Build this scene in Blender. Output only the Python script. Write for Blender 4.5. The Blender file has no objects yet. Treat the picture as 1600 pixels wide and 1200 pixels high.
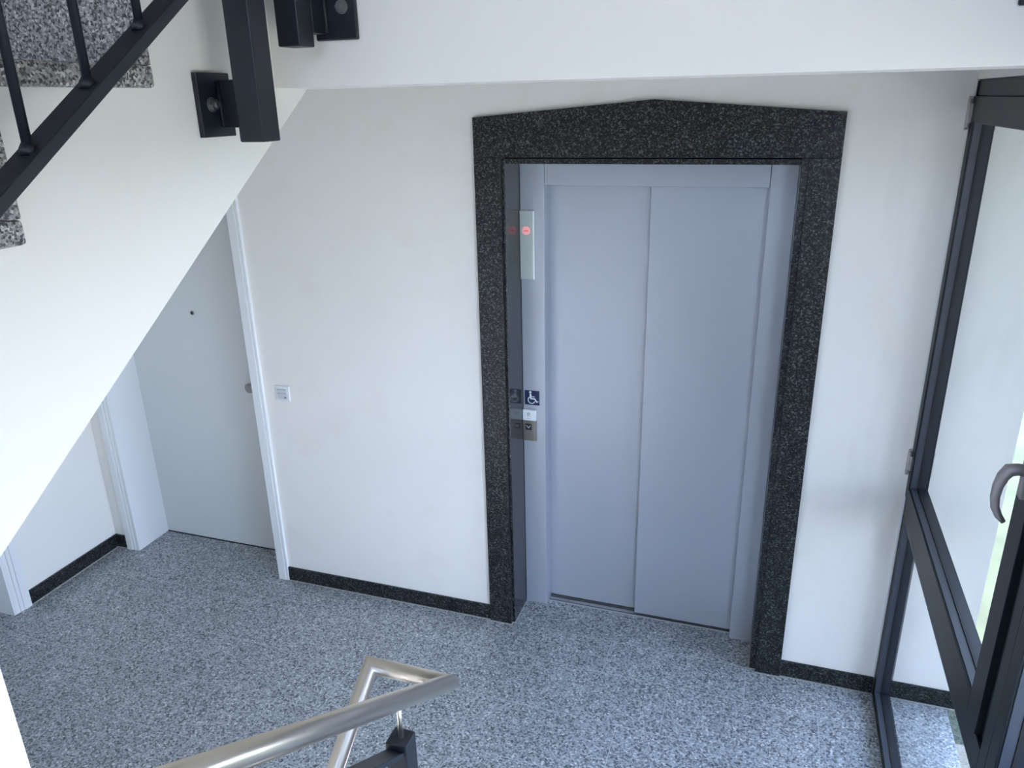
import bpy, bmesh, math, random
from mathutils import Vector, Matrix
random.seed(7)
SC = bpy.context.scene
COL = SC.collection

# ------------------------------------------------------------------ camera
cd = bpy.data.cameras.new('camera')
cd.sensor_fit = 'HORIZONTAL'; cd.sensor_width = 36.0; cd.lens = 36.0 * 1208.27 / 1600
cd.clip_start = 0.02; cd.clip_end = 300
cam = bpy.data.objects.new('camera', cd); COL.objects.link(cam)
R = Vector((0.9478315, 0.31808186, -0.0209613)); U = Vector((-0.09084344, 0.33255775, 0.9386974))
W = Vector((-0.30555346, 0.88782277, -0.34410436))
mm = Matrix((R, U, -W)).transposed().to_4x4(); mm.translation = Vector((1.17234, -3.01605, 2.43015))
cam.matrix_world = mm
SC.camera = cam

# ------------------------------------------------------------------ world, sun, exposure
SC.view_settings.view_transform = 'Standard'
SC.view_settings.look = 'None'
SC.view_settings.gamma = 1.0
SC.view_settings.use_curve_mapping = False
SC.view_settings.exposure = 0.67
wd = bpy.data.worlds.new('sky'); SC.world = wd; wd.use_nodes = True
bgn = wd.node_tree.nodes['Background']
bgn.inputs['Strength'].default_value = 7.5
wtc = wd.node_tree.nodes.new('ShaderNodeTexCoord'); wsp = wd.node_tree.nodes.new('ShaderNodeSeparateXYZ')
wrp = wd.node_tree.nodes.new('ShaderNodeValToRGB')
wrp.color_ramp.elements[0].position = 0.0; wrp.color_ramp.elements[0].color = (0.86, 0.90, 1.10, 1)
wrp.color_ramp.elements[1].position = 1.0; wrp.color_ramp.elements[1].color = (0.36, 0.54, 0.98, 1)
_e = wrp.color_ramp.elements.new(0.25); _e.color = (0.64, 0.76, 1.13, 1)
wd.node_tree.links.new(wtc.outputs['Generated'], wsp.inputs[0]); wd.node_tree.links.new(wsp.outputs['Z'], wrp.inputs['Fac'])
wd.node_tree.links.new(wrp.outputs['Color'], bgn.inputs['Color'])
sl = bpy.data.lights.new('sun', 'SUN'); sl.energy = 14.0; sl.angle = math.radians(1.0); sl.color = (1.0, 0.84, 0.62)
sun = bpy.data.objects.new('sun', sl); COL.objects.link(sun)
sun.rotation_euler = Vector((0.35, -0.25, -0.9)).to_track_quat('-Z', 'Y').to_euler()

def portal(y0, y1, z0, z1, x=1.86):
    l = bpy.data.lights.new('daylight_portal', 'AREA'); l.shape = 'RECTANGLE'
    l.size = z1 - z0; l.size_y = y1 - y0
    l.cycles.is_portal = True
    o = bpy.data.objects.new('daylight_portal', l); COL.objects.link(o)
    o.location = (x, (y0 + y1) / 2, (z0 + z1) / 2)
    o.rotation_euler = (0, math.radians(90), 0)      # local -Z points to -X, into the room
    return o
YPORT = -4.90
portal(-4.55, 0.0, 0.0, 2.44)
_p = portal(-0.85, 1.60, 2.85, 3.40)
_p.location = (0.375, YPORT, 3.125); _p.rotation_euler = (math.radians(90), 0, 0); _p.data.size = 2.45; _p.data.size_y = 0.55

# ------------------------------------------------------------------ materials
def new_mat(name):
    m = bpy.data.materials.new(name); m.use_nodes = True
    nt = m.node_tree; b = nt.nodes['Principled BSDF']
    return m, nt, b

def plain(name, col, rough=0.5, metal=0.0, bump=0.0, bscale=200, var=0.0, emit=None, spec=None):
    m, nt, b = new_mat(name)
    b.inputs['Base Color'].default_value = (*col, 1); b.inputs['Roughness'].default_value = rough
    b.inputs['Metallic'].default_value = metal
    if spec is not None: b.inputs['Specular IOR Level'].default_value = spec
    tc = nt.nodes.new('ShaderNodeTexCoord')
    if bump:
        n = nt.nodes.new('ShaderNodeTexNoise'); n.inputs['Scale'].default_value = bscale; n.inputs['Detail'].default_value = 3
        nt.links.new(tc.outputs['Object'], n.inputs['Vector'])
        bp = nt.nodes.new('ShaderNodeBump'); bp.inputs['Strength'].default_value = bump; bp.inputs['Distance'].default_value = 0.002
        nt.links.new(n.outputs['Fac'], bp.inputs['Height']); nt.links.new(bp.outputs['Normal'], b.inputs['Normal'])
    if var:
        n = nt.nodes.new('ShaderNodeTexNoise'); n.inputs['Scale'].default_value = 3.5; n.inputs['Detail'].default_value = 4
        nt.links.new(tc.outputs['Object'], n.inputs['Vector'])
        r = nt.nodes.new('ShaderNodeValToRGB')
        r.color_ramp.elements[0].position = 0.3; r.color_ramp.elements[1].position = 0.7
        r.color_ramp.elements[0].color = (*[c * (1 - var) for c in col], 1); r.color_ramp.elements[1].color = (*col, 1)
        nt.links.new(n.outputs['Fac'], r.inputs['Fac']); nt.links.new(r.outputs['Color'], b.inputs['Base Color'])
    if emit:
        b.inputs['Emission Color'].default_value = (*emit[0], 1); b.inputs['Emission Strength'].default_value = emit[1]
    return m

def granite(name, stops, scale, rough, sharp=0.0, stretch=(1, 1, 1), spec=0.5):
    """crystals: voronoi cells picked into a few mineral colours, warped a little"""
    m, nt, b = new_mat(name)
    tc = nt.nodes.new('ShaderNodeTexCoord'); oi = nt.nodes.new('ShaderNodeObjectInfo')
    sc = nt.nodes.new('ShaderNodeVectorMath'); sc.operation = 'SCALE'; sc.inputs[0].default_value = (13.1, 7.7, 3.3)
    nt.links.new(oi.outputs['Random'], sc.inputs['Scale'])
    ad = nt.nodes.new('ShaderNodeVectorMath'); ad.operation = 'ADD'
    nt.links.new(tc.outputs['Object'], ad.inputs[0]); nt.links.new(sc.outputs['Vector'], ad.inputs[1])
    mp = nt.nodes.new('ShaderNodeMapping'); mp.inputs['Scale'].default_value = stretch
    nt.links.new(ad.outputs['Vector'], mp.inputs['Vector'])
    wn = nt.nodes.new('ShaderNodeTexNoise'); wn.inputs['Scale'].default_value = scale * 1.3; wn.inputs['Detail'].default_value = 1
    nt.links.new(mp.outputs['Vector'], wn.inputs['Vector'])
    wm = nt.nodes.new('ShaderNodeVectorMath'); wm.operation = 'MULTIPLY_ADD'
    k = 1.1 / scale; wm.inputs[1].default_value = (k, k, k)
    nt.links.new(wn.outputs['Color'], wm.inputs[0]); nt.links.new(mp.outputs['Vector'], wm.inputs[2])
    v = nt.nodes.new('ShaderNodeTexVoronoi'); v.inputs['Scale'].default_value = scale
    nt.links.new(wm.outputs['Vector'], v.inputs['Vector'])
    sp = nt.nodes.new('ShaderNodeSeparateColor'); nt.links.new(v.outputs['Color'], sp.inputs['Color'])
    r = nt.nodes.new('ShaderNodeValToRGB'); cr = r.color_ramp; cr.interpolation = 'LINEAR'
    while len(cr.elements) > 1: cr.elements.remove(cr.elements[-1])
    cr.elements[0].position = stops[0][0]; cr.elements[0].color = (*stops[0][1], 1)
    for p, c in stops[1:]:
        e = cr.elements.new(p); e.color = (*c, 1)
    nt.links.new(sp.outputs['Red'], r.inputs['Fac'])
    n2 = nt.nodes.new('ShaderNodeTexNoise'); n2.inputs['Scale'].default_value = 5; n2.inputs['Detail'].default_value = 3
    nt.links.new(ad.outputs['Vector'], n2.inputs['Vector'])
    mr = nt.nodes.new('ShaderNodeMapRange'); mr.inputs['From Min'].default_value = 0.3; mr.inputs['From Max'].default_value = 0.7
    mr.inputs['To Min'].default_value = 0.93; mr.inputs['To Max'].default_value = 1.05
    nt.links.new(n2.outputs['Fac'], mr.inputs['Value'])
    mu = nt.nodes.new('ShaderNodeVectorMath'); mu.operation = 'SCALE'
    nt.links.new(r.outputs['Color'], mu.inputs[0]); nt.links.new(mr.outputs['Result'], mu.inputs['Scale'])
    nt.links.new(mu.outputs['Vector'], b.inputs['Base Color'])
    b.inputs['Roughness'].default_value = rough; b.inputs['Specular IOR Level'].default_value = spec
    return m

def wall_mat(name, col, scuff=0.0):
    m, nt, b = new_mat(name)
    b.inputs['Roughness'].default_value = 0.85; b.inputs['Specular IOR Level'].default_value = 0.25
    tc = nt.nodes.new('ShaderNodeTexCoord')
    n = nt.nodes.new('ShaderNodeTexNoise'); n.inputs['Scale'].default_value = 260; n.inputs['Detail'].default_value = 2
    nt.links.new(tc.outputs['Object'], n.inputs['Vector'])
    bp = nt.nodes.new('ShaderNodeBump'); bp.inputs['Strength'].default_value = 0.06; bp.inputs['Distance'].default_value = 0.001
    nt.links.new(n.outputs['Fac'], bp.inputs['Height']); nt.links.new(bp.outputs['Normal'], b.inputs['Normal'])
    s = nt.nodes.new('ShaderNodeTexNoise'); s.inputs['Scale'].default_value = 4.5; s.inputs['Detail'].default_value = 6; s.inputs['Roughness'].default_value = 0.6
    nt.links.new(tc.outputs['Object'], s.inputs['Vector'])
    r = nt.nodes.new('ShaderNodeValToRGB')
    r.color_ramp.elements[0].position = 0.30; r.color_ramp.elements[1].position = 0.48
    d = 1 - scuff
    r.color_ramp.elements[0].color = (col[0] * d, col[1] * d * 0.99, col[2] * d * 0.97, 1); r.color_ramp.elements[1].color = (*col, 1)
    nt.links.new(s.outputs['Fac'], r.inputs['Fac'])
    if not scuff:
        nt.links.new(r.outputs['Color'], b.inputs['Base Color'])
        return m
    # rubbed vertical smudges on the strip beside the window
    sx = nt.nodes.new('ShaderNodeSeparateXYZ'); nt.links.new(tc.outputs['Object'], sx.inputs[0])
    k1 = nt.nodes.new('ShaderNodeMapRange'); k1.inputs['From Min'].default_value = 1.68; k1.inputs['From Max'].default_value = 1.95
    nt.links.new(sx.outputs['X'], k1.inputs['Value'])
    mp = nt.nodes.new('ShaderNodeMapping'); mp.inputs['Scale'].default_value = (16, 16, 3.5); nt.links.new(tc.outputs['Object'], mp.inputs['Vector'])
    n3 = nt.nodes.new('ShaderNodeTexNoise'); n3.inputs['Scale'].default_value = 1.0; n3.inputs['Detail'].default_value = 5; nt.links.new(mp.outputs['Vector'], n3.inputs['Vector'])
    k2 = nt.nodes.new('ShaderNodeMapRange'); k2.inputs['From Min'].default_value = 0.50; k2.inputs['From Max'].default_value = 0.75; k2.inputs['To Max'].default_value = 0.22; nt.links.new(n3.outputs['Fac'], k2.inputs['Value'])
    k3 = nt.nodes.new('ShaderNodeMath'); k3.operation = 'MULTIPLY'; nt.links.new(k1.outputs[0], k3.inputs[0]); nt.links.new(k2.outputs[0], k3.inputs[1])
    mx = nt.nodes.new('ShaderNodeMixRGB'); mx.inputs['Color2'].default_value = (0.55, 0.53, 0.50, 1)
    nt.links.new(k3.outputs[0], mx.inputs['Fac']); nt.links.new(r.outputs['Color'], mx.inputs['Color1']); nt.links.new(mx.outputs['Color'], b.inputs['Base Color'])
    return m

def glass_mat(name, tint=(0.93, 0.97, 0.96), ior=1.5):
    m = bpy.data.materials.new(name); m.use_nodes = True; nt = m.node_tree; nt.nodes.clear()
    out = nt.nodes.new('ShaderNodeOutputMaterial'); mix = nt.nodes.new('ShaderNodeMixShader')
    t = nt.nodes.new('ShaderNodeBsdfTransparent'); t.inputs['Color'].default_value = (*tint, 1)
    g = nt.nodes.new('ShaderNodeBsdfGlossy'); g.inputs['Roughness'].default_value = 0.0
    f = nt.nodes.new('ShaderNodeFresnel'); f.inputs['IOR'].default_value = ior
    ge = nt.nodes.new('ShaderNodeNewGeometry')
    iv = nt.nodes.new('ShaderNodeMath'); iv.operation = 'SUBTRACT'; iv.inputs[0].default_value = 1.0
    nt.links.new(ge.outputs['Backfacing'], iv.inputs[1])
    ml = nt.nodes.new('ShaderNodeMath'); ml.operation = 'MULTIPLY'
    nt.links.new(f.outputs['Fac'], ml.inputs[0]); nt.links.new(iv.outputs[0], ml.inputs[1])
    nt.links.new(ml.outputs[0], mix.inputs['Fac']); nt.links.new(t.outputs[0], mix.inputs[1]); nt.links.new(g.outputs[0], mix.inputs[2])
    nt.links.new(mix.outputs[0], out.inputs['Surface'])
    return m

M = {}
M['wall'] = wall_mat('white_wall_paint', (0.86, 0.838, 0.782))
M['wall_scuffed'] = wall_mat('white_wall_paint_scuffed', (0.86, 0.838, 0.782), 0.025)
M['ceiling'] = wall_mat('ceiling_paint', (0.86, 0.838, 0.782))
M['stair_paint'] = wall_mat('stair_side_paint', (0.87, 0.83, 0.77))
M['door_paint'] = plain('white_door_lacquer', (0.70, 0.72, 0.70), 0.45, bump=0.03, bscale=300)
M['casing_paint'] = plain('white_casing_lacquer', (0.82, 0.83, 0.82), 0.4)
M['floor'] = granite('grey_granite_floor', [(0.0, (0.06, 0.066, 0.072)), (0.16, (0.15, 0.162, 0.172)), (0.40, (0.30, 0.32, 0.335)), (0.75, (0.40, 0.425, 0.44)), (0.93, (0.54, 0.555, 0.56)), (1.0, (0.74, 0.74, 0.73))], 155, 0.32)
M['step'] = granite('grey_granite_step', [(0.0, (0.03, 0.03, 0.03)), (0.25, (0.11, 0.105, 0.10)), (0.45, (0.27, 0.25, 0.235)), (0.8, (0.40, 0.375, 0.35)), (1.0, (0.66, 0.64, 0.62))], 290, 0.5)
M['black_granite'] = granite('black_granite_honed', [(0.0, (0.003, 0.0035, 0.004)), (0.38, (0.006, 0.007, 0.0075)), (0.66, (0.024, 0.027, 0.027)), (0.92, (0.065, 0.071, 0.070)), (1.0, (0.13, 0.136, 0.136))], 200, 0.30, spec=0.3)
M['black_polished'] = granite('black_granite_polished', [(0.0, (0.004, 0.005, 0.007)), (0.5, (0.009, 0.011, 0.013)), (0.8, (0.03, 0.034, 0.036)), (1.0, (0.08, 0.085, 0.085))], 230, 0.15, spec=0.5)
M['grout'] = plain('pale_grout', (0.52, 0.54, 0.55), 0.9)
M['sealant'] = plain('sealant', (0.42, 0.41, 0.38), 0.7)
M['lift_paint'] = plain('silver_lift_lacquer', (0.43, 0.46, 0.515), 0.36, metal=0.3, bump=0.04, bscale=900)
M['sill_metal'] = plain('sill_aluminium', (0.5, 0.5, 0.5), 0.35, metal=0.8)
M['anthracite'] = plain('anthracite_window_coat', (0.009, 0.013, 0.018), 0.42, spec=0.3)
M['bead'] = plain('anthracite_glazing_bead', (0.045, 0.052, 0.068), 0.38)
M['gasket'] = plain('black_gasket', (0.006, 0.007, 0.009), 0.6)
M['rail_paint'] = plain('anthracite_railing_coat', (0.008, 0.011, 0.017), 0.45, bump=0.05, bscale=600)
M['steel'] = plain('brushed_stainless_steel', (0.70, 0.64, 0.56), 0.33, metal=1.0)
M['bolt'] = plain('zinc_bolt', (0.30, 0.30, 0.29), 0.35, metal=0.9)
M['handle'] = plain('window_handle_metal', (0.34, 0.32, 0.32), 0.35, metal=0.35)
M['hinge'] = plain('hinge_grey', (0.45, 0.44, 0.43), 0.45, metal=0.2)
M['glass'] = glass_mat('window_glass')
M['display'] = plain('display_glass', (0.50, 0.55, 0.52), 0.12, spec=0.9)
M['display_rim'] = plain('display_rim', (0.72, 0.76, 0.74), 0.25, metal=0.4)
M['led'] = plain('red_indicator_light', (0.85, 0.42, 0.41), 0.4, emit=((1.0, 0.35, 0.35), 0.22))
M['led_dark'] = plain('red_indicator_mark', (0.75, 0.2, 0.22), 0.4, emit=((0.9, 0.2, 0.2), 0.12))
M['panel_steel'] = plain('push_button_steel', (0.27, 0.265, 0.25), 0.33, metal=0.85)
M['plaque'] = plain('white_plaque', (0.80, 0.84, 0.84), 0.3)
M['black'] = plain('black_plastic', (0.012, 0.013, 0.016), 0.35)
M['white_print'] = plain('white_print', (0.85, 0.87, 0.88), 0.5)
M['grey_print'] = plain('grey_print', (0.30, 0.33, 0.36), 0.5)
M['blue'] = plain('blue_sign_film', (0.007, 0.018, 0.075), 0.4)
M['switch'] = plain('white_switch_plastic', (0.78, 0.79, 0.78), 0.3)
M['switch_grey'] = plain('switch_insert', (0.58, 0.59, 0.60), 0.35)
M['grass'] = plain('lawn_green', (0.085, 0.105, 0.06), 0.9, bump=0.5, bscale=60, var=0.4)
M['light_block'] = plain('dark_light_block', (0.10, 0.085, 0.07), 0.8, bump=0.3, bscale=30)  # dark colour of the added canopy and wall that block daylight
M['paving'] = plain('sandstone_paving', (0.42, 0.37, 0.29), 0.85, bump=0.2, bscale=40, var=0.1)

# ------------------------------------------------------------------ mesh helpers (all in world coordinates)
def bx(bm, x0, x1, y0, y1, z0, z1, bev=0.0, seg=1):
    vs = [bm.verts.new(v) for v in ((x0, y0, z0), (x1, y0, z0), (x1, y1, z0), (x0, y1, z0), (x0, y0, z1), (x1, y0, z1), (x1, y1, z1), (x0, y1, z1))]
    fs = [bm.faces.new([vs[i] for i in f]) for f in ((3, 2, 1, 0), (4, 5, 6, 7), (0, 1, 5, 4), (1, 2, 6, 5), (2, 3, 7, 6), (3, 0, 4, 7))]
    if bev:
        es = set(e for f in fs for e in f.edges)
        bmesh.ops.bevel(bm, geom=list(es), offset=bev, segments=seg, affect='EDGES', profile=0.5)

def prism(bm, pts, axis, a, b, bev=0.0):
    """pts: 2-D outline on the two other axes (in xyz order), extruded from a to b along axis"""
    def P(p, t):
        return {'x': (t, p[0], p[1]), 'y': (p[0], t, p[1]), 'z': (p[0], p[1], t)}[axis]
    A = [bm.verts.new(P(p, a)) for p in pts]; B = [bm.verts.new(P(p, b)) for p in pts]
    fs = [bm.faces.new(A[::-1]), bm.faces.new(B)]
    n = len(pts)
    for i in range(n):
        fs.append(bm.faces.new((A[i], A[(i + 1) % n], B[(i + 1) % n], B[i])))
    bmesh.ops.recalc_face_normals(bm, faces=fs)
    if bev:
        bmesh.ops.bevel(bm, geom=list(set(e for f in fs for e in f.edges)), offset=bev, segments=1, affect='EDGES')

def sweep(bm, pts, r, n=24, rads=None, caps=True, flat=None):
    """tube along a polyline with mitred corners"""
    pts = [Vector(p) for p in pts]; dirs = [(pts[i + 1] - pts[i]).normalized() for i in range(len(pts) - 1)]
    d = dirs[0]; up = Vector((0, 0, 1)) if abs(d.z) < 0.9 else Vector((1, 0, 0))
    a = d.cross(up).normalized(); b = a.cross(d).normalized()
    fx, fy = flat if flat else (1, 1)
    ring = [pts[0] + (a * math.cos(2 * math.pi * k / n) * fx + b * math.sin(2 * math.pi * k / n) * fy) * (rads[0] if rads else r) for k in range(n)]
    rings = [ring]
    for i in range(1, len(pts)):
        din = dirs[i - 1]
        nrm = (din + dirs[i]).normalized() if i < len(dirs) else din
        s = 1.0
        new = []
        for v in rings[-1]:
            if rads: 
                c = pts[i - 1]; off = v - c; off = off - din * off.dot(din); off *= rads[i] / rads[i - 1]
                v = c + off
            t = (pts[i] - v).dot(nrm) / din.dot(nrm)
            new.append(v + din * t)
        rings.append(new)
    V = [[bm.verts.new(v) for v in rg] for rg in rings]
    for i in range(len(V) - 1):
        for k in range(n):
            f = bm.faces.new((V[i][k], V[i][(k + 1) % n], V[i + 1][(k + 1) % n], V[i + 1][k])); f.smooth = True
    if caps:
        bm.faces.new(V[0][::-1]); bm.faces.new(V[-1])
    bmesh.ops.recalc_face_normals(bm, faces=bm.faces[:])

def cyl(bm, p0, p1, r, n=24):
    sweep(bm, [p0, p1], r, n)

def ring_flat(bm, c, r0, r1, axis_y, th, a0=0, a1=360, n=32):
    """flat arc band standing in the XZ plane, from y to y-th"""
    full = abs(a1 - a0) >= 360
    A = []
    for k in range(n + (0 if full else 1)):
        t = math.radians(a0 + (a1 - a0) * k / n)
        row = []
        for r in (r0, r1):
            for y in (axis_y, axis_y - th):
                row.append(bm.verts.new((c[0] + r * math.cos(t), y, c[1] + r * math.sin(t))))
        A.append(row)
    m = len(A)
    for k in range(m if full else m - 1):
        p, q = A[k], A[(k + 1) % m]
        for i, j in ((0, 1), (1, 3), (3, 2), (2, 0)):
            bm.faces.new((p[i], p[j], q[j], q[i]))
    bmesh.ops.recalc_face_normals(bm, faces=bm.faces[:])

def link(o, parent=None):
    COL.objects.link(o)
    if parent is not None:
        o.parent = parent
    return o

ORIGIN = {}
def world_loc(o):
    v = Vector(o.location)
    while o.parent is not None:
        o = o.parent; v += Vector(o.location)
    return v

def obj(name, bm, mat, parent=None, origin=None, label=None):
    """bm in world coordinates -> one mesh object; its origin goes to the bottom centre of its box"""
    if origin is None:
        xs = [v.co for v in bm.verts]
        origin = Vector(((min(v.x for v in xs) + max(v.x for v in xs)) / 2, (min(v.y for v in xs) + max(v.y for v in xs)) / 2, min(v.z for v in xs)))
    origin = Vector(origin)
    bmesh.ops.translate(bm, verts=bm.verts[:], vec=-origin)
    me = bpy.data.meshes.new(name); bm.to_mesh(me); bm.free()
    me.materials.append(M[mat] if isinstance(mat, str) else mat)
    o = bpy.data.objects.new(name, me); link(o, parent)
    o.location = origin - (world_loc(parent) if parent is not None else Vector((0, 0, 0)))
    if label: o['label'] = label
    return o

def box(name, mat, x0, x1, y0, y1, z0, z1, parent=None, bev=0.0, label=None, seg=1):
    bm = bmesh.new(); bx(bm, x0, x1, y0, y1, z0, z1, bev, seg); return obj(name, bm, mat, parent, label=label)

def empty(name, loc, parent=None):
    o = bpy.data.objects.new(name, None); link(o, parent); o.empty_display_size = 0.1
    o.location = Vector(loc) - (world_loc(parent) if parent is not None else Vector((0, 0, 0)))
    return o

def thing(name, loc, label, cat, group=None):
    o = empty(name, loc); return tag(o, label, cat, group)

def tag(o, label, cat, group=None):
    o['label'] = label; o['category'] = cat
    if group: o['group'] = group
    return o

def struct(o): o['kind'] = 'structure'; return o

def boxes(name, mat, lst, parent=None, bev=0.0):
    bm = bmesh.new()
    for b in lst: bx(bm, *b, bev)
    return obj(name, bm, mat, parent)

# ------------------------------------------------------------------ dimensions
XL, XW, XG, XWELL = -2.36, -0.90, 1.745, 0.20
YF = -1.60                       # front edge of both landings
ZB, ZT = 2.463, 2.695        # upper landing slab
YEND, ZTOP = -4.60, 5.25
SL = 0.697                       # pitch of the flights

# ------------------------------------------------------------------ room shell
# back wall with openings for lift (x 0.03..1.34) and flat door (x -2.2..-1.2)
struct(boxes('wall_back', 'wall_scuffed', [
    (XL - 0.25, -2.225, 0, 0.30, 0, ZTOP), (-2.225, -1.20, 0, 0.30, 2.05, ZTOP), (-1.20, 0.05, 0, 0.30, 0, ZTOP),
    (0.05, 1.32, 0, 0.30, 2.30, ZTOP), (1.32, 2.074, 0, 0.30, 0, ZTOP)]))
struct(boxes('wall_left', 'wall', [
    (XL - 0.25, XL, -0.69, 0.0, 0, ZTOP), (XL - 0.25, XL, -1.56, -0.69, 2.05, ZTOP), (XL - 0.25, XL, -1.737, -1.56, 0, ZTOP)]))
struct(boxes('wall_stairwell', 'wall', [(XW - 0.24, XW, YEND, -1.737, -1.45, ZTOP)]))
struct(boxes('wall_corridor', 'wall', [(XL - 0.25, XW - 0.24, -1.95, -1.737, 0, ZTOP)]))
struct(boxes('wall_front', 'wall', [(XW - 0.24, 2.1, YEND - 0.25, YEND, -1.45, 2.85), (XW - 0.24, 2.1, YEND - 0.25, YEND, 3.40, ZTOP),
    (XW - 0.24, -0.85, YEND - 0.25, YEND, 2.85, 3.40), (1.60, 2.1, YEND - 0.25, YEND, 2.85, 3.40)]))
wf = struct(empty('window_fill_added', (0.375, YEND - 0.1, 2.85)))  # added opening behind the camera, brightens the landing front
boxes('frame', 'anthracite', [(-0.85, -0.79, YEND - 0.14, YEND - 0.08, 2.85, 3.40), (1.54, 1.60, YEND - 0.14, YEND - 0.08, 2.85, 3.40), (0.345, 0.405, YEND - 0.14, YEND - 0.08, 2.90, 3.35),
    (-0.79, 1.54, YEND - 0.14, YEND - 0.08, 2.85, 2.90), (-0.79, 1.54, YEND - 0.14, YEND - 0.08, 3.35, 3.40)], wf)
for a, b in ((-0.79, 0.345), (0.405, 1.54)): box('glass_pane', 'glass', a, b, YEND - 0.115, YEND - 0.109, 2.90, 3.35, wf)
struct(box('ceiling', 'ceiling', XL - 0.25, 2.1, YEND - 0.25, 0.30, ZTOP, ZTOP + 0.25))
struct(boxes('wall_lift_shaft', 'black', [(0.0, 1.37, 0.36, 0.45, -0.2, 2.4), (0.0, 0.05, 0.30, 0.36, -0.2, 2.4), (1.32, 1.37, 0.30, 0.36, -0.2, 2.4), (0.0, 1.37, 0.30, 0.45, 2.30, 2.4)]))
struct(boxes('wall_flat', 'wall', [(-2.4, -1.0, 0.30, 0.36, -0.2, 2.3)]))
struct(boxes('wall_side_flat', 'wall', [(XL - 0.32, XL - 0.25, -1.737, 0.0, -0.2, 2.3)]))

# upper landing slab (its front face is the white beam at the top of the picture)
struct(boxes('floor_upper', 'stair_paint', [(XL, XG, YF, -1.40, ZB, ZT - 0.03), (XL, XG, -1.40, 0.0, 2.496, ZT - 0.03)]))
ul = box('floor_upper_granite', 'step', XL, XG, -1.643, 0.0, ZT - 0.0295, ZT); struct(ul)
struct(box('ceiling_corridor', 'ceiling', XL, XW - 0.0, -1.737, YF, ZB, ZT))

# floor : substrate + single tiles with open joints
fl = struct(boxes('floor', 'grout', [(XL - 0.25, 2.03, YF + 0.002, 0.30, -0.20, -0.0008), (XL - 0.25, XW - 0.24, -1.737, YF + 0.002, -0.20, -0.0008), (XW - 0.24, XW, -1.737, YF + 0.002, -0.20, -0.0008)]))
rows = [(-0.220, 0.0, -0.003), (-0.513, -0.220, 0.295), (-0.806, -0.513, 0.120), (-1.099, -0.806, -0.10), (-1.392, -1.099, 0.31), (-1.60, -1.392, 0.12), (-1.737, -1.60, -0.2)]
J = 0.0017; tmesh = {}
for y0, y1, off in rows:
    k = math.floor((XL - off) / 0.613)
    x = off + k * 0.613
    while x < XG:
        a, b = max(x, XL), min(x + 0.613, XG)
        if y1 <= YF + 1e-6: b = min(b, XW)
        x += 0.613
        if b - a < 0.01: continue
        w, h = round(b - a - 2 * J, 4), round(y1 - y0 - 2 * J, 4)
        if (w, h) not in tmesh:
            bm = bmesh.new(); bx(bm, -w / 2, w / 2, -h / 2, h / 2, -0.012, 0, 0.0006)
            me = bpy.data.meshes.new('floor_tile'); bm.to_mesh(me); bm.free(); me.materials.append(M['floor']); tmesh[(w, h)] = me
        t = bpy.data.objects.new('floor_tile', tmesh[(w, h)]); link(t, fl)
        t.location = Vector(((a + b) / 2, (y0 + y1) / 2, 0)) - world_loc(fl)
box('floor_tile', 'floor', 0.1255, 1.234, 0.0012, 0.222, -0.012, 0, fl, 0.0006)
box('floor_tile', 'floor', XL - 0.159, XL - 0.002, -1.549, -0.701, -0.012, 0, fl, 0.0006)
box('floor_tile', 'floor', -2.19, -1.23, 0.0012, 0.26, -0.012, 0, fl, 0.0006)
box('floor_tile', 'floor', XG + 0.066, 2.03, -0.50, -0.002, -0.012, 0, fl, 0.0006)
box('floor_tile', 'floor', XG + 0.066, 2.03, -1.10, -0.502, -0.012, 0, fl, 0.0006)

# baseboards, black granite pieces
def baseboard(name, pieces):
    x0, x1, y0, y1 = pieces[0]
    e = struct(empty(name, ((x0 + x1) / 2, (y0 + y1) / 2, 0)))
    for x0, x1, y0, y1 in pieces:
        box('baseboard_piece', 'black_granite', x0, x1, y0, y1, 0.003, 0.081, e, 0.001)
        if x1 - x0 > y1 - y0: box('sealant_joint', 'sealant', x0, x1, y0 - 0.004, y0 + 0.001, 0.0, 0.0035, e)
        else: box('sealant_joint', 'sealant', x1 - 0.001, x1 + 0.004, y0, y1, 0.0, 0.0035, e)
    return e
baseboard('baseboard_back', [(-1.169, -0.196, -0.012, 0.0), (-0.194, 0.0, -0.012, 0.0)])
baseboard('baseboard_right', [(1.367, 1.742, -0.012, 0.0)])
baseboard('baseboard_outside', [(1.815, 2.074, -0.012, 0.0)])
baseboard('baseboard_left', [(XL, XL + 0.012, -0.603, -0.013)])
baseboard('baseboard_corner', [(XL + 0.001, -2.270, -0.012, 0.0)])
# silicone line between back wall and glazing
box_s = struct(box('trim_1', 'casing_paint', 1.738, XG, -0.004, 0.0, 0.082, ZB))

# ------------------------------------------------------------------ lift surround
XA, XB = 0.0, 1.366
lp = thing('lift_surround', (0.683, -0.01, 0), 'black granite lift surround with a shallow gabled lintel', 'lift surround')
bm = bmesh.new(); prism(bm, [(XA, 2.2195), (XB, 2.2195), (XB, 2.371), (0.71, 2.424), (XA, 2.371)], 'y', -0.02, 0.0, 0.0008)
obj('lintel_slab', bm, 'black_granite', lp)
box('jamb_slab', 'black_granite', XA, 0.1105, -0.02, 0.0, 0.003, 2.2180, lp, 0.0008)
box('jamb_slab', 'black_granite', 1.2617, XB, -0.02, 0.0, 0.003, 2.2180, lp, 0.0008)
box('jamb_lining', 'black_polished', 0.1105, 0.1235, 0.0, 0.1860, 0.003, 2.2180, lp, 0.0008, label='polished black granite lining of the left reveal')
box('jamb_lining', 'black_polished', 1.2360, 1.2617, 0.0, 0.1860, 0.003, 2.2180, lp, 0.0008)
box('lintel_lining', 'black_granite', 0.1240, 1.2355, 0.003, 0.1860, 2.194, 2.2140, lp, 0.0008)
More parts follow.
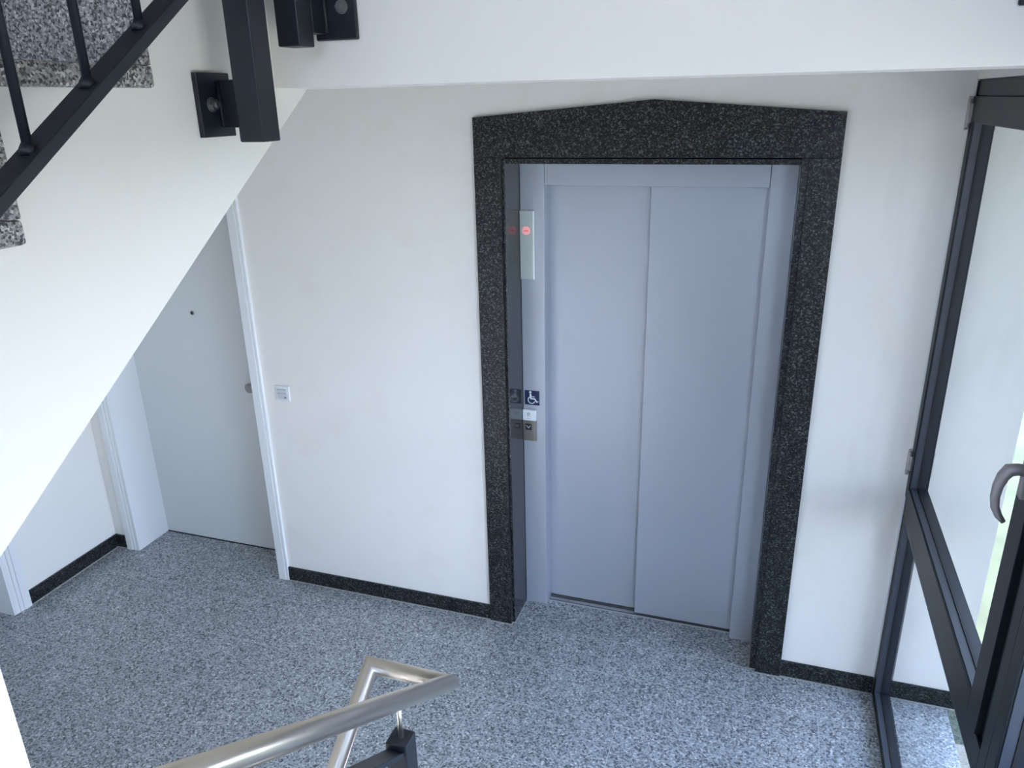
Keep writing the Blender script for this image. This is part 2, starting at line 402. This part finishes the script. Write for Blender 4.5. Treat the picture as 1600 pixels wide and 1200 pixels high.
boxes('sealant_joint', 'sealant', [(XA, 0.1105, -0.024, -0.0195, 0, 0.0035), (0.1095, 0.115, -0.024, 0.0, 0, 0.0035), (0.113, 0.127, -0.004, 0.0005, 0, 0.0035), (0.1230, 0.1270, 0.0, 0.186, 0, 0.0035),
       (1.2617, XB, -0.024, -0.0195, 0, 0.0035), (1.232, 1.262, -0.004, 0.0005, 0, 0.0035), (1.232, 1.2365, 0, 0.186, 0, 0.0035), (XB - 0.0005, XB + 0.003, -0.022, 0.0, 0, 0.0035)], lp)['kind'] = 'stuff'

# ------------------------------------------------------------------ lift door
ld = thing('lift_door', (0.68, 0.19, 0), 'silver grey two-panel sliding lift door inside the black granite surround', 'lift door')
ZH = 2.093
box('jamb', 'lift_paint', 0.1240, 0.2311, 0.1865, 0.2745, 0.001, 2.2150, ld, 0.0015)
box('jamb', 'lift_paint', 1.1361, 1.2355, 0.1865, 0.236, 0.001, 2.2150, ld, 0.0015)
box('header', 'lift_paint', 0.2325, 1.1347, 0.1875, 0.240, ZH, 2.2150, ld, 0.0015)
box('door_panel', 'lift_paint', 0.2000, 0.715, 0.2750, 0.300, 0.008, ZH + 0.03, ld, 0.002)
box('door_panel', 'lift_paint', 0.672, 1.18, 0.241, 0.268, 0.008, ZH + 0.03, ld, 0.002)
box('sill', 'sill_metal', 0.2325, 1.1347, 0.238, 0.31, -0.006, 0.0005, ld)
boxes('sill_groove', 'black', [(0.2325, 1.1347, 0.2355, 0.2385, -0.004, 0.0009), (0.2325, 1.1347, 0.262, 0.2665, -0.004, 0.0009)], ld)

YJ = 0.1865
# ------------------------------------------------------------------ display with the red light
t = thing('lift_display', (0.153, YJ, 1.691), 'tall narrow glass lift indicator with round red light, high on the left jamb', 'display')
box('housing', 'display_rim', 0.1245, 0.1880, YJ - 0.012, YJ - 0.0005, 1.691, 1.988, t, 0.001)
box('glass_face', 'display', 0.1275, 0.1850, YJ - 0.0135, YJ - 0.0115, 1.6945, 1.9845, t, 0.0005)
bm = bmesh.new(); cyl(bm, (0.1545, YJ - 0.0132, 1.904), (0.1545, YJ - 0.0146, 1.904), 0.0185, 32); d = obj('indicator_light', bm, 'led', t)
box('indicator_bar', 'led_dark', 0.1445, 0.1645, YJ - 0.0152, YJ - 0.0144, 1.9010, 1.9065, d)

# ------------------------------------------------------------------ wheelchair sign
t = thing('wheelchair_sign', (0.1675, YJ, 1.095), 'small square blue wheelchair sign on the left lift jamb', 'sign')
box('plate', 'blue', 0.133, 0.203, YJ - 0.0025, YJ - 0.0003, 1.095, 1.166, t, 0.0003)
def symbol(bm, cx, cz, s, y, th):
    """wheelchair user seen from the side, facing right"""
    def P(u, v): return (cx + u * s, cz + v * s)
    # head
    pts = [P(-0.115 + 0.085 * math.cos(a * math.pi / 8), 0.385 + 0.085 * math.sin(a * math.pi / 8)) for a in range(16)]
    prism(bm, pts, 'y', y - th, y)
    def stroke(p, q, w):
        p, q = Vector(P(*p)), Vector(P(*q)); d = (q - p).normalized() * w * s / 2; n = Vector((-d.y, d.x))
        prism(bm, [tuple(p - d * .3 + n), tuple(p - d * .3 - n), tuple(q + d * .3 - n), tuple(q + d * .3 + n)], 'y', y - th, y)
    stroke((-0.11, 0.25), (-0.085, -0.05), 0.125)
    stroke((-0.10, 0.08), (0.17, 0.075), 0.055)
    stroke((-0.09, -0.06), (0.19, -0.065), 0.10)
    stroke((0.19, -0.065), (0.33, -0.29), 0.09)
    stroke((0.31, -0.29), (0.43, -0.25), 0.07)
    ring_flat(bm, P(-0.03, -0.16), 0.215 * s, 0.27 * s, y, th, 118, 345, 28)
bm = bmesh.new(); symbol(bm, 0.1680, 1.1310, 0.070, YJ - 0.0024, 0.0006); obj('symbol', bm, 'white_print', t)

# ------------------------------------------------------------------ call panel
t = thing('call_button_panel', (0.1525, YJ, 0.916), 'slim steel lift call panel with white plaque above a black down-arrow button', 'call button')
box('panel', 'panel_steel', 0.1245, 0.1885, YJ - 0.012, YJ - 0.0005, 0.916, 1.0185, t, 0.001)
pq = box('plaque', 'plaque', 0.1245, 0.1880, YJ - 0.0125, YJ - 0.0005, 1.0190, 1.0720, t, 0.0008, label='white plaque with a ring emblem')
bm = bmesh.new(); ring_flat(bm, (0.1525, 1.0525), 0.0036, 0.0072, YJ - 0.0124, 0.0006, 0, 360, 28); obj('emblem', bm, 'grey_print', pq)
bm = bmesh.new()
for i in range(7): bx(bm, 0.1410 + i * 0.0033, 0.1434 + i * 0.0033, YJ - 0.0129, YJ - 0.0124, 1.0405, 1.0425)
bx(bm, 0.143, 0.162, YJ - 0.0129, YJ - 0.0124, 1.0290, 1.0300)
obj('lettering', bm, 'grey_print', pq)
bt = box('button', 'black', 0.1375, 0.1665, YJ - 0.0145, YJ - 0.0115, 0.9715, 1.0005, t, 0.0006)
bm = bmesh.new()
prism(bm, [(0.1405, 0.9945), (0.1520, 0.9790), (0.1635, 0.9945), (0.1605, 0.9945), (0.1520, 0.9835), (0.1435, 0.9945)], 'y', YJ - 0.0150, YJ - 0.0144)
obj('arrow', bm, 'white_print', bt)

# ------------------------------------------------------------------ door_1 : white flat door at the left of the back wall
d1 = struct(empty('door_1', (-1.71, 0.2233, 0)))
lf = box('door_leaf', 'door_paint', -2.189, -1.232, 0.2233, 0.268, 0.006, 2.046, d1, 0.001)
boxes('lining', 'casing_paint', [(-2.200, -2.189, -0.014, 0.268, 0.001, 2.05), (-1.231, -1.22, -0.014, 0.268, 0.001, 2.05), (-2.189, -1.231, -0.014, 0.268, 2.047, 2.058)], d1)
bm = bmesh.new()
for a, b, c in ((-2.272, -2.232, 0.020), (-2.2315, -2.213, 0.016), (-2.2125, -2.200, 0.012)): bx(bm, a, b, -c, 0.0, 0.001, 2.14 if b < -2.23 else 2.10, 0.001)
obj('casing', bm, 'casing_paint', d1)
boxes('casing', 'casing_paint', [(-1.2290, -1.1860, -0.020, 0.0, 0.001, 2.14), (-1.1850, -1.1694, -0.016, 0.0, 0.001, 2.14)], d1, 0.001)
boxes('casing', 'casing_paint', [(-2.20, -1.229, -0.020, 0.0, 2.058, 2.14)], d1, 0.001)
boxes('threshold_gap', 'black', [(-2.189, -1.232, 0.2215, 0.2300, -0.002, 0.0065)], d1)
bm = bmesh.new(); cyl(bm, (-1.732, 0.2235, 1.405), (-1.732, 0.2185, 1.405), 0.0115, 24); pe = obj('peephole', bm, 'bolt', d1)
bm = bmesh.new(); cyl(bm, (-1.732, 0.2188, 1.405), (-1.732, 0.2175, 1.405), 0.0075, 20); obj('lens', bm, 'black', pe)
bm = bmesh.new(); cyl(bm, (-1.404, 0.2235, 1.024), (-1.404, 0.2170, 1.024), 0.024, 28); cyl(bm, (-1.404, 0.2170, 1.024), (-1.404, 0.190, 1.024), 0.012, 20)
sweep(bm, [(-1.404, 0.195, 1.024), (-1.404, 0.188, 1.024), (-1.404, 0.176, 1.024), (-1.404, 0.170, 1.024)], 0, 28, rads=[0.016, 0.026, 0.026, 0.020])
obj('door_knob', bm, 'handle', d1)

# door_2 : side door in the left wall, only its casing shows
d2 = struct(empty('door_2', (XL, -1.12, 0)))
bm = bmesh.new()
for a, b, c in ((-0.645, -0.603, 0.020), (-0.665, -0.6455, 0.016), (-0.690, -0.6655, 0.012)): bx(bm, XL, XL + c, a, b, 0.001, 2.14 if b > -0.65 else 2.10, 0.001)
obj('casing', bm, 'casing_paint', d2)
bm = bmesh.new()
for a, b, c in ((-1.647, -1.605, 0.020), (-1.6045, -1.585, 0.016), (-1.5845, -1.56, 0.012)): bx(bm, XL, XL + c, a, b, 0.001, 2.14 if a < -1.60 else 2.10, 0.001)
obj('casing', bm, 'casing_paint', d2)
boxes('casing', 'casing_paint', [(XL, XL + 0.02, -1.56, -0.69, 2.058, 2.14)], d2)
boxes('lining', 'casing_paint', [(XL - 0.20, XL + 0.010, -0.70, -0.690, 0.001, 2.05), (XL - 0.20, XL + 0.010, -1.56, -1.55, 0.001, 2.05)], d2)
box('door_leaf', 'door_paint', XL - 0.20, XL - 0.16, -1.549, -0.701, 0.006, 2.045, d2)

# ------------------------------------------------------------------ light switch
t = thing('light_switch', (-1.060, 0, 1.058), 'square white light switch with small motion sensor insert, beside the white door', 'light switch')
box('frame', 'switch', -1.100, -1.020, -0.010, 0.0, 1.058, 1.138, t, 0.003, seg=2)
box('rocker', 'switch_grey', -1.088, -1.032, -0.0125, -0.009, 1.070, 1.100, t, 0.001)
s = box('sensor', 'switch_grey', -1.088, -1.032, -0.015, -0.009, 1.1015, 1.122, t, 0.003, seg=2)
box('rocker_line', 'switch', -1.088, -1.032, -0.0128, -0.009, 1.1235, 1.128, t, 0.0005)
bm = bmesh.new(); cyl(bm, (-1.044, -0.0120, 1.080), (-1.044, -0.0135, 1.080), 0.0032, 12); obj('pilot_lamp', bm, 'black', t)

# ------------------------------------------------------------------ glazed wall
def glazing(name, ya, yb, z0, z1, ztr, detail=False):
    """ya > yb : one bay; frame in the plane x = XG; ztr = (bottom, top) of the transom"""
    w = struct(empty(name, (XG + 0.03, (ya + yb) / 2, z0)))
    post = 0.045
    X0, X1 = XG, XG + 0.065
    y0, y1 = ya, yb
    tb, tt = ztr
    # fixed outer frame
    boxes('frame', 'anthracite', [
        (X0, X1, y0 - 0.020, y0, z0, z1), (X0, X1, y1, y1 + 0.050, z0, z1),
        (X0, X1, y1 + 0.05, y0 - 0.02, z0, z0 + 0.022), (X0 + 0.004, X1, y1 + 0.05, y0 - 0.02, z1 - 0.045, z1)], w, 0.0012)
    tr = box('transom', 'anthracite', X0, X1, y1 + 0.05, y0 - 0.02, tb, tt - 0.055, w, 0.0012)
    # sash above, fixed light below
    for nm, a, b, c, d, wd in (('sash', y0 - 0.004 if detail else y0 - 0.021, y1 + 0.098, tt - 0.054, z1 - 0.046, 0.075), ('fixed_light', y0 - 0.021, y1 + 0.051, z0 + 0.0225, tb - 0.001, 0.022)):
        xo = X0 - 0.004 if nm == 'sash' else X0 + 0.001
        lw = 0.045 if nm == 'sash' else wd       # left member slimmer
        rw = 0.085 if nm == 'sash' else wd
        bw = 0.054 if nm == 'sash' else 0.016
        tw = 0.078 if nm == 'sash' else 0.02
        s = boxes(nm, 'anthracite', [(xo, X1 - 0.002, a - lw, a, c, d), (xo, X1 - 0.002, b, b + rw, c, d), (xo, X1 - 0.002, b + rw, a - lw, c, c + bw), (xo, X1 - 0.002, b + rw, a - lw, d - tw, d)], w, 0.0012)
        ga, gb, gc, gd = a - lw, b + rw, c + bw, d - tw
        # inner glazing beads with a black gasket line
        e = 0.003
        boxes('glazing_bead', 'bead', [(X0 + 0.002, X0 + 0.025, ga - e, ga, gc, gd), (X0 + 0.002, X0 + 0.025, gb, gb + e, gc, gd), (X0 + 0.002, X0 + 0.025, gb + e, ga - e, gc, gc + e), (X0 + 0.002, X0 + 0.025, gb + e, ga - e, gd - e, gd)], s)
        e = 0.006
        boxes('gasket', 'gasket', [(X0 + 0.0255, X0 + 0.033, ga - e, ga, gc, gd), (X0 + 0.0255, X0 + 0.033, gb, gb + e, gc, gd), (X0 + 0.0255, X0 + 0.033, gb + e, ga - e, gc, gc + e), (X0 + 0.0255, X0 + 0.033, gb + e, ga - e, gd - e, gd)], s)
        box('glass_pane', 'glass', X0 + 0.029, X0 + 0.035, gb + 0.0005, ga - 0.0005, gc + 0.0005, gd - 0.0005, s)
        if nm == 'sash': sash = s
    # black rebate beside the sash
    boxes('rebate', 'gasket', [(X0 + 0.012, X0 + 0.060, y1 + 0.0505, y1 + 0.0975, tt - 0.055, z1 - 0.045)], w)
    return w, sash

w1, sash1 = glazing('window_1', 0.0, -1.366, 0.0, ZB - 0.005, (0.884, 1.010), True)
glazing('window_2', -1.3665, -2.90, 0.0, ZB - 0.005, (0.884, 1.010))
glazing('window_3', -2.9005, YEND, 0.0, ZB - 0.005, (0.884, 1.010))
struct(box('wall_spandrel', 'stair_paint', XG, 2.074, YEND, 0.0, ZB + 0.0005, ZTOP))
struct(box('shade_canopy_added', 'light_block', 2.074, 3.9, -1.66, 1.2, 2.48, 2.68))  # unseen canopy, added to cut the sky light into the first bay
struct(box('shade_wall_added', 'light_block', 2.074, 3.75, -1.66, -1.42, -0.03, 2.48))  # unseen wall, added to narrow the daylight reaching the back wall
struct(box('trim_2', 'anthracite', XG + 0.008, XG + 0.06, -1.366, -0.001, ZB - 0.005, ZB))
# hinges of the sash
for zc in (1.10, 2.36):
    bm = bmesh.new(); cyl(bm, (XG - 0.012, -0.006, zc - 0.045), (XG - 0.012, -0.006, zc + 0.045), 0.0065, 16)
    cyl(bm, (XG - 0.012, -0.006, zc + 0.047), (XG - 0.012, -0.006, zc + 0.052), 0.0055, 16); cyl(bm, (XG - 0.012, -0.006, zc - 0.052), (XG - 0.012, -0.006, zc - 0.047), 0.0055, 16)
    bx(bm, XG - 0.010, XG - 0.004, -0.022, -0.006, zc - 0.03, zc + 0.03)
    obj('hinge', bm, 'hinge', w1)
# handle
hy = -1.23
bm = bmesh.new(); bx(bm, XG - 0.014, XG - 0.0045, hy - 0.014, hy + 0.014, 1.585, 1.700, 0.003, 2)
ho = obj('handle_plate', bm, 'handle', sash1)
pts = [(XG - 0.012, 1.650), (1.722, 1.652), (1.704, 1.648), (1.695, 1.632), (1.689, 1.607), (1.688, 1.580), (1.692, 1.555), (1.702, 1.535), (1.714, 1.521)]
rr = [0.0135, 0.0135, 0.0140, 0.0130, 0.0110, 0.0100, 0.0090, 0.0080, 0.0055]
bm = bmesh.new(); sweep(bm, [(x, hy, z) for x, z in pts], 0, 20, rads=rr); obj('window_handle', bm, 'handle', w1)

# outside ground
bm = bmesh.new(); bx(bm, 1.60, 9.0, -12.0, -0.174, -0.30, -0.03)
o = obj('path_outside', bm, 'paving'); struct(o)
bm = bmesh.new(); bx(bm, -6.0, 60.0, -0.173, 40.0, -0.40, -0.05); bx(bm, 9.0, 60.0, -40, -0.174, -0.40, -0.05)
o = obj('lawn', bm, 'grass'); struct(o)

# ------------------------------------------------------------------ staircase
st = thing('staircase', (-0.35, YF, 0), 'white concrete staircase with speckled grey granite steps, upper left', 'staircase')
prof = [(-1.485, ZB), (-1.485, ZB + 0.02), (-1.593, ZB + 0.15)]
prof = [(-1.485, ZB + 0.0), (-1.50, ZB + 0.05)]
prof.append((-1.598, ZT - 0.0305)); prof.append((-1.943, ZT - 0.0305))
NS = 7; NK = -1.993
for k in range(1, NS):
    T = ZT - 0.20 * k; N = NK - 0.287 * k
    prof.append((NK + 0.05 - 0.287 * (k - 1), T - 0.034)); prof.append((N + 0.05, T - 0.034))
prof.append((NK + 0.05 - 0.287 * (NS - 1), 1.295)); prof.append((-4.0, 1.295)); prof.append((-4.0, 1.06)); prof.append((-1.485 - (ZB - 1.06) / 0.685, 1.06))
bm = bmesh.new(); prism(bm, prof, 'x', XW, XWELL); obj('upper_flight', bm, 'stair_paint', st)
for k in range(0, NS):
    T = ZT - 0.20 * k; N = NK - 0.287 * k
    if k == 0:
        bm = bmesh.new(); bx(bm, XW, 0.216, N, -1.6435, T - 0.030, T, 0.003, 2); obj('landing_slab', bm, 'step', st)
    if k > 0:
        bm = bmesh.new(); bx(bm, XW, 0.216, N, N + 0.287 + 0.047, T - 0.034, T - 0.0005, 0.005, 2); obj('tread', bm, 'step', st)
    # riser under tread k
    lo = T - 0.20; hi = T - 0.0345
    if k == 0: hi = ZT - 0.0305
    bm = bmesh.new(); bx(bm, XW, 0.211, N + 0.03, N + 0.05, lo, hi, 0.001); obj('riser', bm, 'step', st)
# lower flights : A rises towards the camera (right), B goes down (left)
XA0 = 0.56
zc = 0.0
prof = [(YF + 0.0, -0.01)]
for k in range(1, 7):
    prof.append((YF - 0.287 * (k - 1), 0.20 * k - 0.034)); prof.append((YF - 0.287 * k, 0.20 * k - 0.034))
prof.append((-3.322, 1.295)); prof.append((-4.59, 1.295)); prof.append((-4.59, 1.06)); prof.append((-3.45, 1.06)); prof.append((-1.80, -0.10))
prof.append((YF, -0.10))
bm = bmesh.new(); prism(bm, prof, 'x', XA0, XG - 0.01); obj('entry_flight', bm, 'stair_paint', st)
for k in range(1, 7):
    bm = bmesh.new(); bx(bm, XA0 - 0.02, XG - 0.01, YF - 0.287 * k - 0.0, YF - 0.287 * (k - 1) + 0.03, 0.20 * k - 0.0335, 0.20 * k, 0.004, 2); obj('tread', bm, 'step', st)
bm = bmesh.new(); bx(bm, XW, XG - 0.01, -4.59, -3.36, 1.296, 1.33); obj('landing_slab', bm, 'step', st)
prof = [(YF + 0.0, -0.012)]
for k in range(1, 7):
    prof.append((YF - 0.287 * (k - 1), -0.20 * k)); prof.append((YF - 0.287 * k, -0.20 * k))
prof += [(YF - 0.287 * 6, -1.45), (YF - 0.287 * 6 + 0.3, -1.45), (YF, -0.30)]
bm = bmesh.new(); prism(bm, prof, 'x', XW, XWELL); obj('cellar_flight', bm, 'step', st)
struct(box('floor_cellar', 'grout', XW - 0.24, XG + 0.3, YEND - 0.2, YF, -1.60, -1.45))

# ------------------------------------------------------------------ railings
def nut(p, ax, parent):
    """nut, washer and bolt end standing out of point p along ax"""
    p = Vector(p); a = Vector(ax)
    bm = bmesh.new(); sweep(bm, [p, p + a * 0.0022], 0.0125, 24); sweep(bm, [p + a * 0.0022, p + a * 0.0095], 0.0100, 6)
    for f in bm.faces: f.smooth = False
    sweep(bm, [p + a * 0.0095, p + a * 0.0145], 0.0052, 16)
    return obj('nut', bm, 'bolt', parent)

# upper flight railing: post, bottom rail, balusters, top rail, handrail
ur = thing('stair_railing', (0.287, -1.79, 2.371), 'dark metal railing with slim bars along the rising upper flight', 'railing')
p = box('post', 'rail_paint', 0.262, 0.312, -1.815, -1.765, 2.371, 3.52, ur, 0.0025, seg=2)
pl = box('mounting_plate', 'rail_paint', XWELL, XWELL + 0.010, -1.842, -1.754, 2.380, 2.487, ur, 0.001)
box('bracket', 'rail_paint', XWELL + 0.010, 0.2625, -1.789, -1.765, 2.395, 2.475, ur, 0.001)
bm = bmesh.new(); sweep(bm, [(XWELL + 0.012, -1.7895, 2.397), (XWELL + 0.012, -1.7895, 2.474)], 0.0038, 10); obj('weld_bead', bm, 'rail_paint', pl)
nut((XWELL + 0.010, -1.812, 2.4345), (1, 0, 0), pl)
def zr(y): return 2.385 + SL * (y + 2.261)
def slope_bar(name, x0, x1, ya, yb, f, th, mat, parent):
    bm = bmesh.new(); prism(bm, [(ya, f(ya) - th), (yb, f(yb) - th), (yb, f(yb)), (ya, f(ya))], 'x', x0, x1, 0.0012)
    return obj(name, bm, mat, parent)
slope_bar('bottom_rail', 0.267, 0.307, -3.36, -1.8152, zr, 0.021, 'rail_paint', ur)
slope_bar('top_rail', 0.267, 0.307, -3.36, -1.8152, lambda y: zr(y) + 0.80, 0.018, 'rail_paint', ur)
y = -2.261 + 0.1115 * 3
while y > -3.33:
    bm = bmesh.new(); sweep(bm, [(0.287, y, zr(y) - 0.002), (0.287, y, zr(y) + 0.783)], 0.0062, 14)
    bmesh.ops.delete(bm, geom=[], context='VERTS')
    bp = obj('baluster', bm, 'rail_paint', ur)
    bm = bmesh.new(); sweep(bm, [(0.287, y, zr(y) - 0.005), (0.287, y, zr(y) + 0.003), (0.287, y, zr(y) + 0.010)], 0, 14, rads=[0.0120, 0.0105, 0.0062])
    obj('weld_collar', bm, 'rail_paint', bp)
    y -= 0.1115
bm = bmesh.new(); sweep(bm, [(0.287, -1.79, 3.51), (0.287, -1.79, 3.60)], 0.006, 12); obj('handrail_pin', bm, 'steel', ur)
bm = bmesh.new(); sweep(bm, [(0.287, -3.36, 2.50), (0.287, -1.79, 3.61)], 0.0212, 24); obj('handrail', bm, 'steel', ur)

# landing railing
lr = thing('landing_railing', (0.31, -1.675, 2.53), 'dark railing post bolted by plate to the upper landing edge, beside the stair railing post', 'railing')
def landing_post(xa, flip):
    s = -1 if flip else 1
    def X(a, b): 
        a, b = xa + s * a, xa + s * b
        return min(a, b), max(a, b)
    x0, x1 = X(0.0, 0.046); box('post', 'rail_paint', x0, x1, -1.705, -1.655, 2.530, 3.70, lr, 0.0025, seg=2)
    x0, x1 = X(0.022, 0.110); pp = box('mounting_plate', 'rail_paint', x0, x1, YF - 0.010, YF, 2.544, 2.655, lr, 0.002)
    x0, x1 = X(0.020, 0.046); box('bracket', 'rail_paint', x0, x1, -1.655, YF - 0.010, 2.555, 2.640, lr, 0.001)
    bm = bmesh.new(); xx = xa + s * 0.0475; sweep(bm, [(xx, YF - 0.012, 2.557), (xx, YF - 0.012, 2.638)], 0.004, 10); obj('weld_bead', bm, 'rail_paint', pp)
    nut((xa + s * 0.083, YF - 0.010, 2.600), (0, -1, 0), pp)
landing_post(0.288, False)
landing_post(1.585, True)
box('bottom_rail', 'rail_paint', 0.334, 1.539, -1.700, -1.660, 2.80, 2.82, lr)
box('top_rail', 'rail_paint', 0.334, 1.539, -1.700, -1.660, 3.60, 3.62, lr)
x = 0.44
while x < 1.5:
    bm = bmesh.new(); sweep(bm, [(x, -1.68, 2.815), (x, -1.68, 3.602)], 0.0062, 12); obj('baluster', bm, 'rail_paint', lr); x += 0.1115

# lower railing with the folded stainless handrail
lo = thing('stair_railing', (0.487, -1.80, 0.30), 'lower railing with brushed steel handrail folding back in a triangle, bottom centre', 'railing')
def z1(y): return 1.050 + 0.655 * (-1.580 - y)
xa, xb = 0.494, 0.290
bm = bmesh.new()
sweep(bm, [(xa, -2.95, z1(-2.95)), (xa, -1.590, 1.058), (xb, -1.612, 1.080), (xb, -2.90, 1.080 - 0.70 * 1.288)], 0.0212, 40)
obj('handrail', bm, 'steel', lo)
box('post', 'rail_paint', 0.467, 0.517, -1.870, -1.820, 0.20, 1.125, lo, 0.003, seg=2)
bm = bmesh.new(); sweep(bm, [(xa, -1.845, 1.122), (xa, -1.845, 1.215)], 0.0058, 16); obj('handrail_pin', bm, 'steel', lo)
def zl(y): return 1.110 + 0.655 * (-1.870 - y)
slope_bar('top_rail', 0.472, 0.512, -1.8702, -2.95, zl, 0.015, 'rail_paint', lo)
slope_bar('bottom_rail', 0.472, 0.512, -1.8702, -2.95, lambda y: zl(y) - 0.80, 0.015, 'rail_paint', lo)
y = -1.98
while y > -2.9:
    bm = bmesh.new(); sweep(bm, [(0.492, y, zl(y) - 0.802), (0.492, y, zl(y) - 0.012)], 0.0062, 12); obj('baluster', bm, 'rail_paint', lo); y -= 0.1115
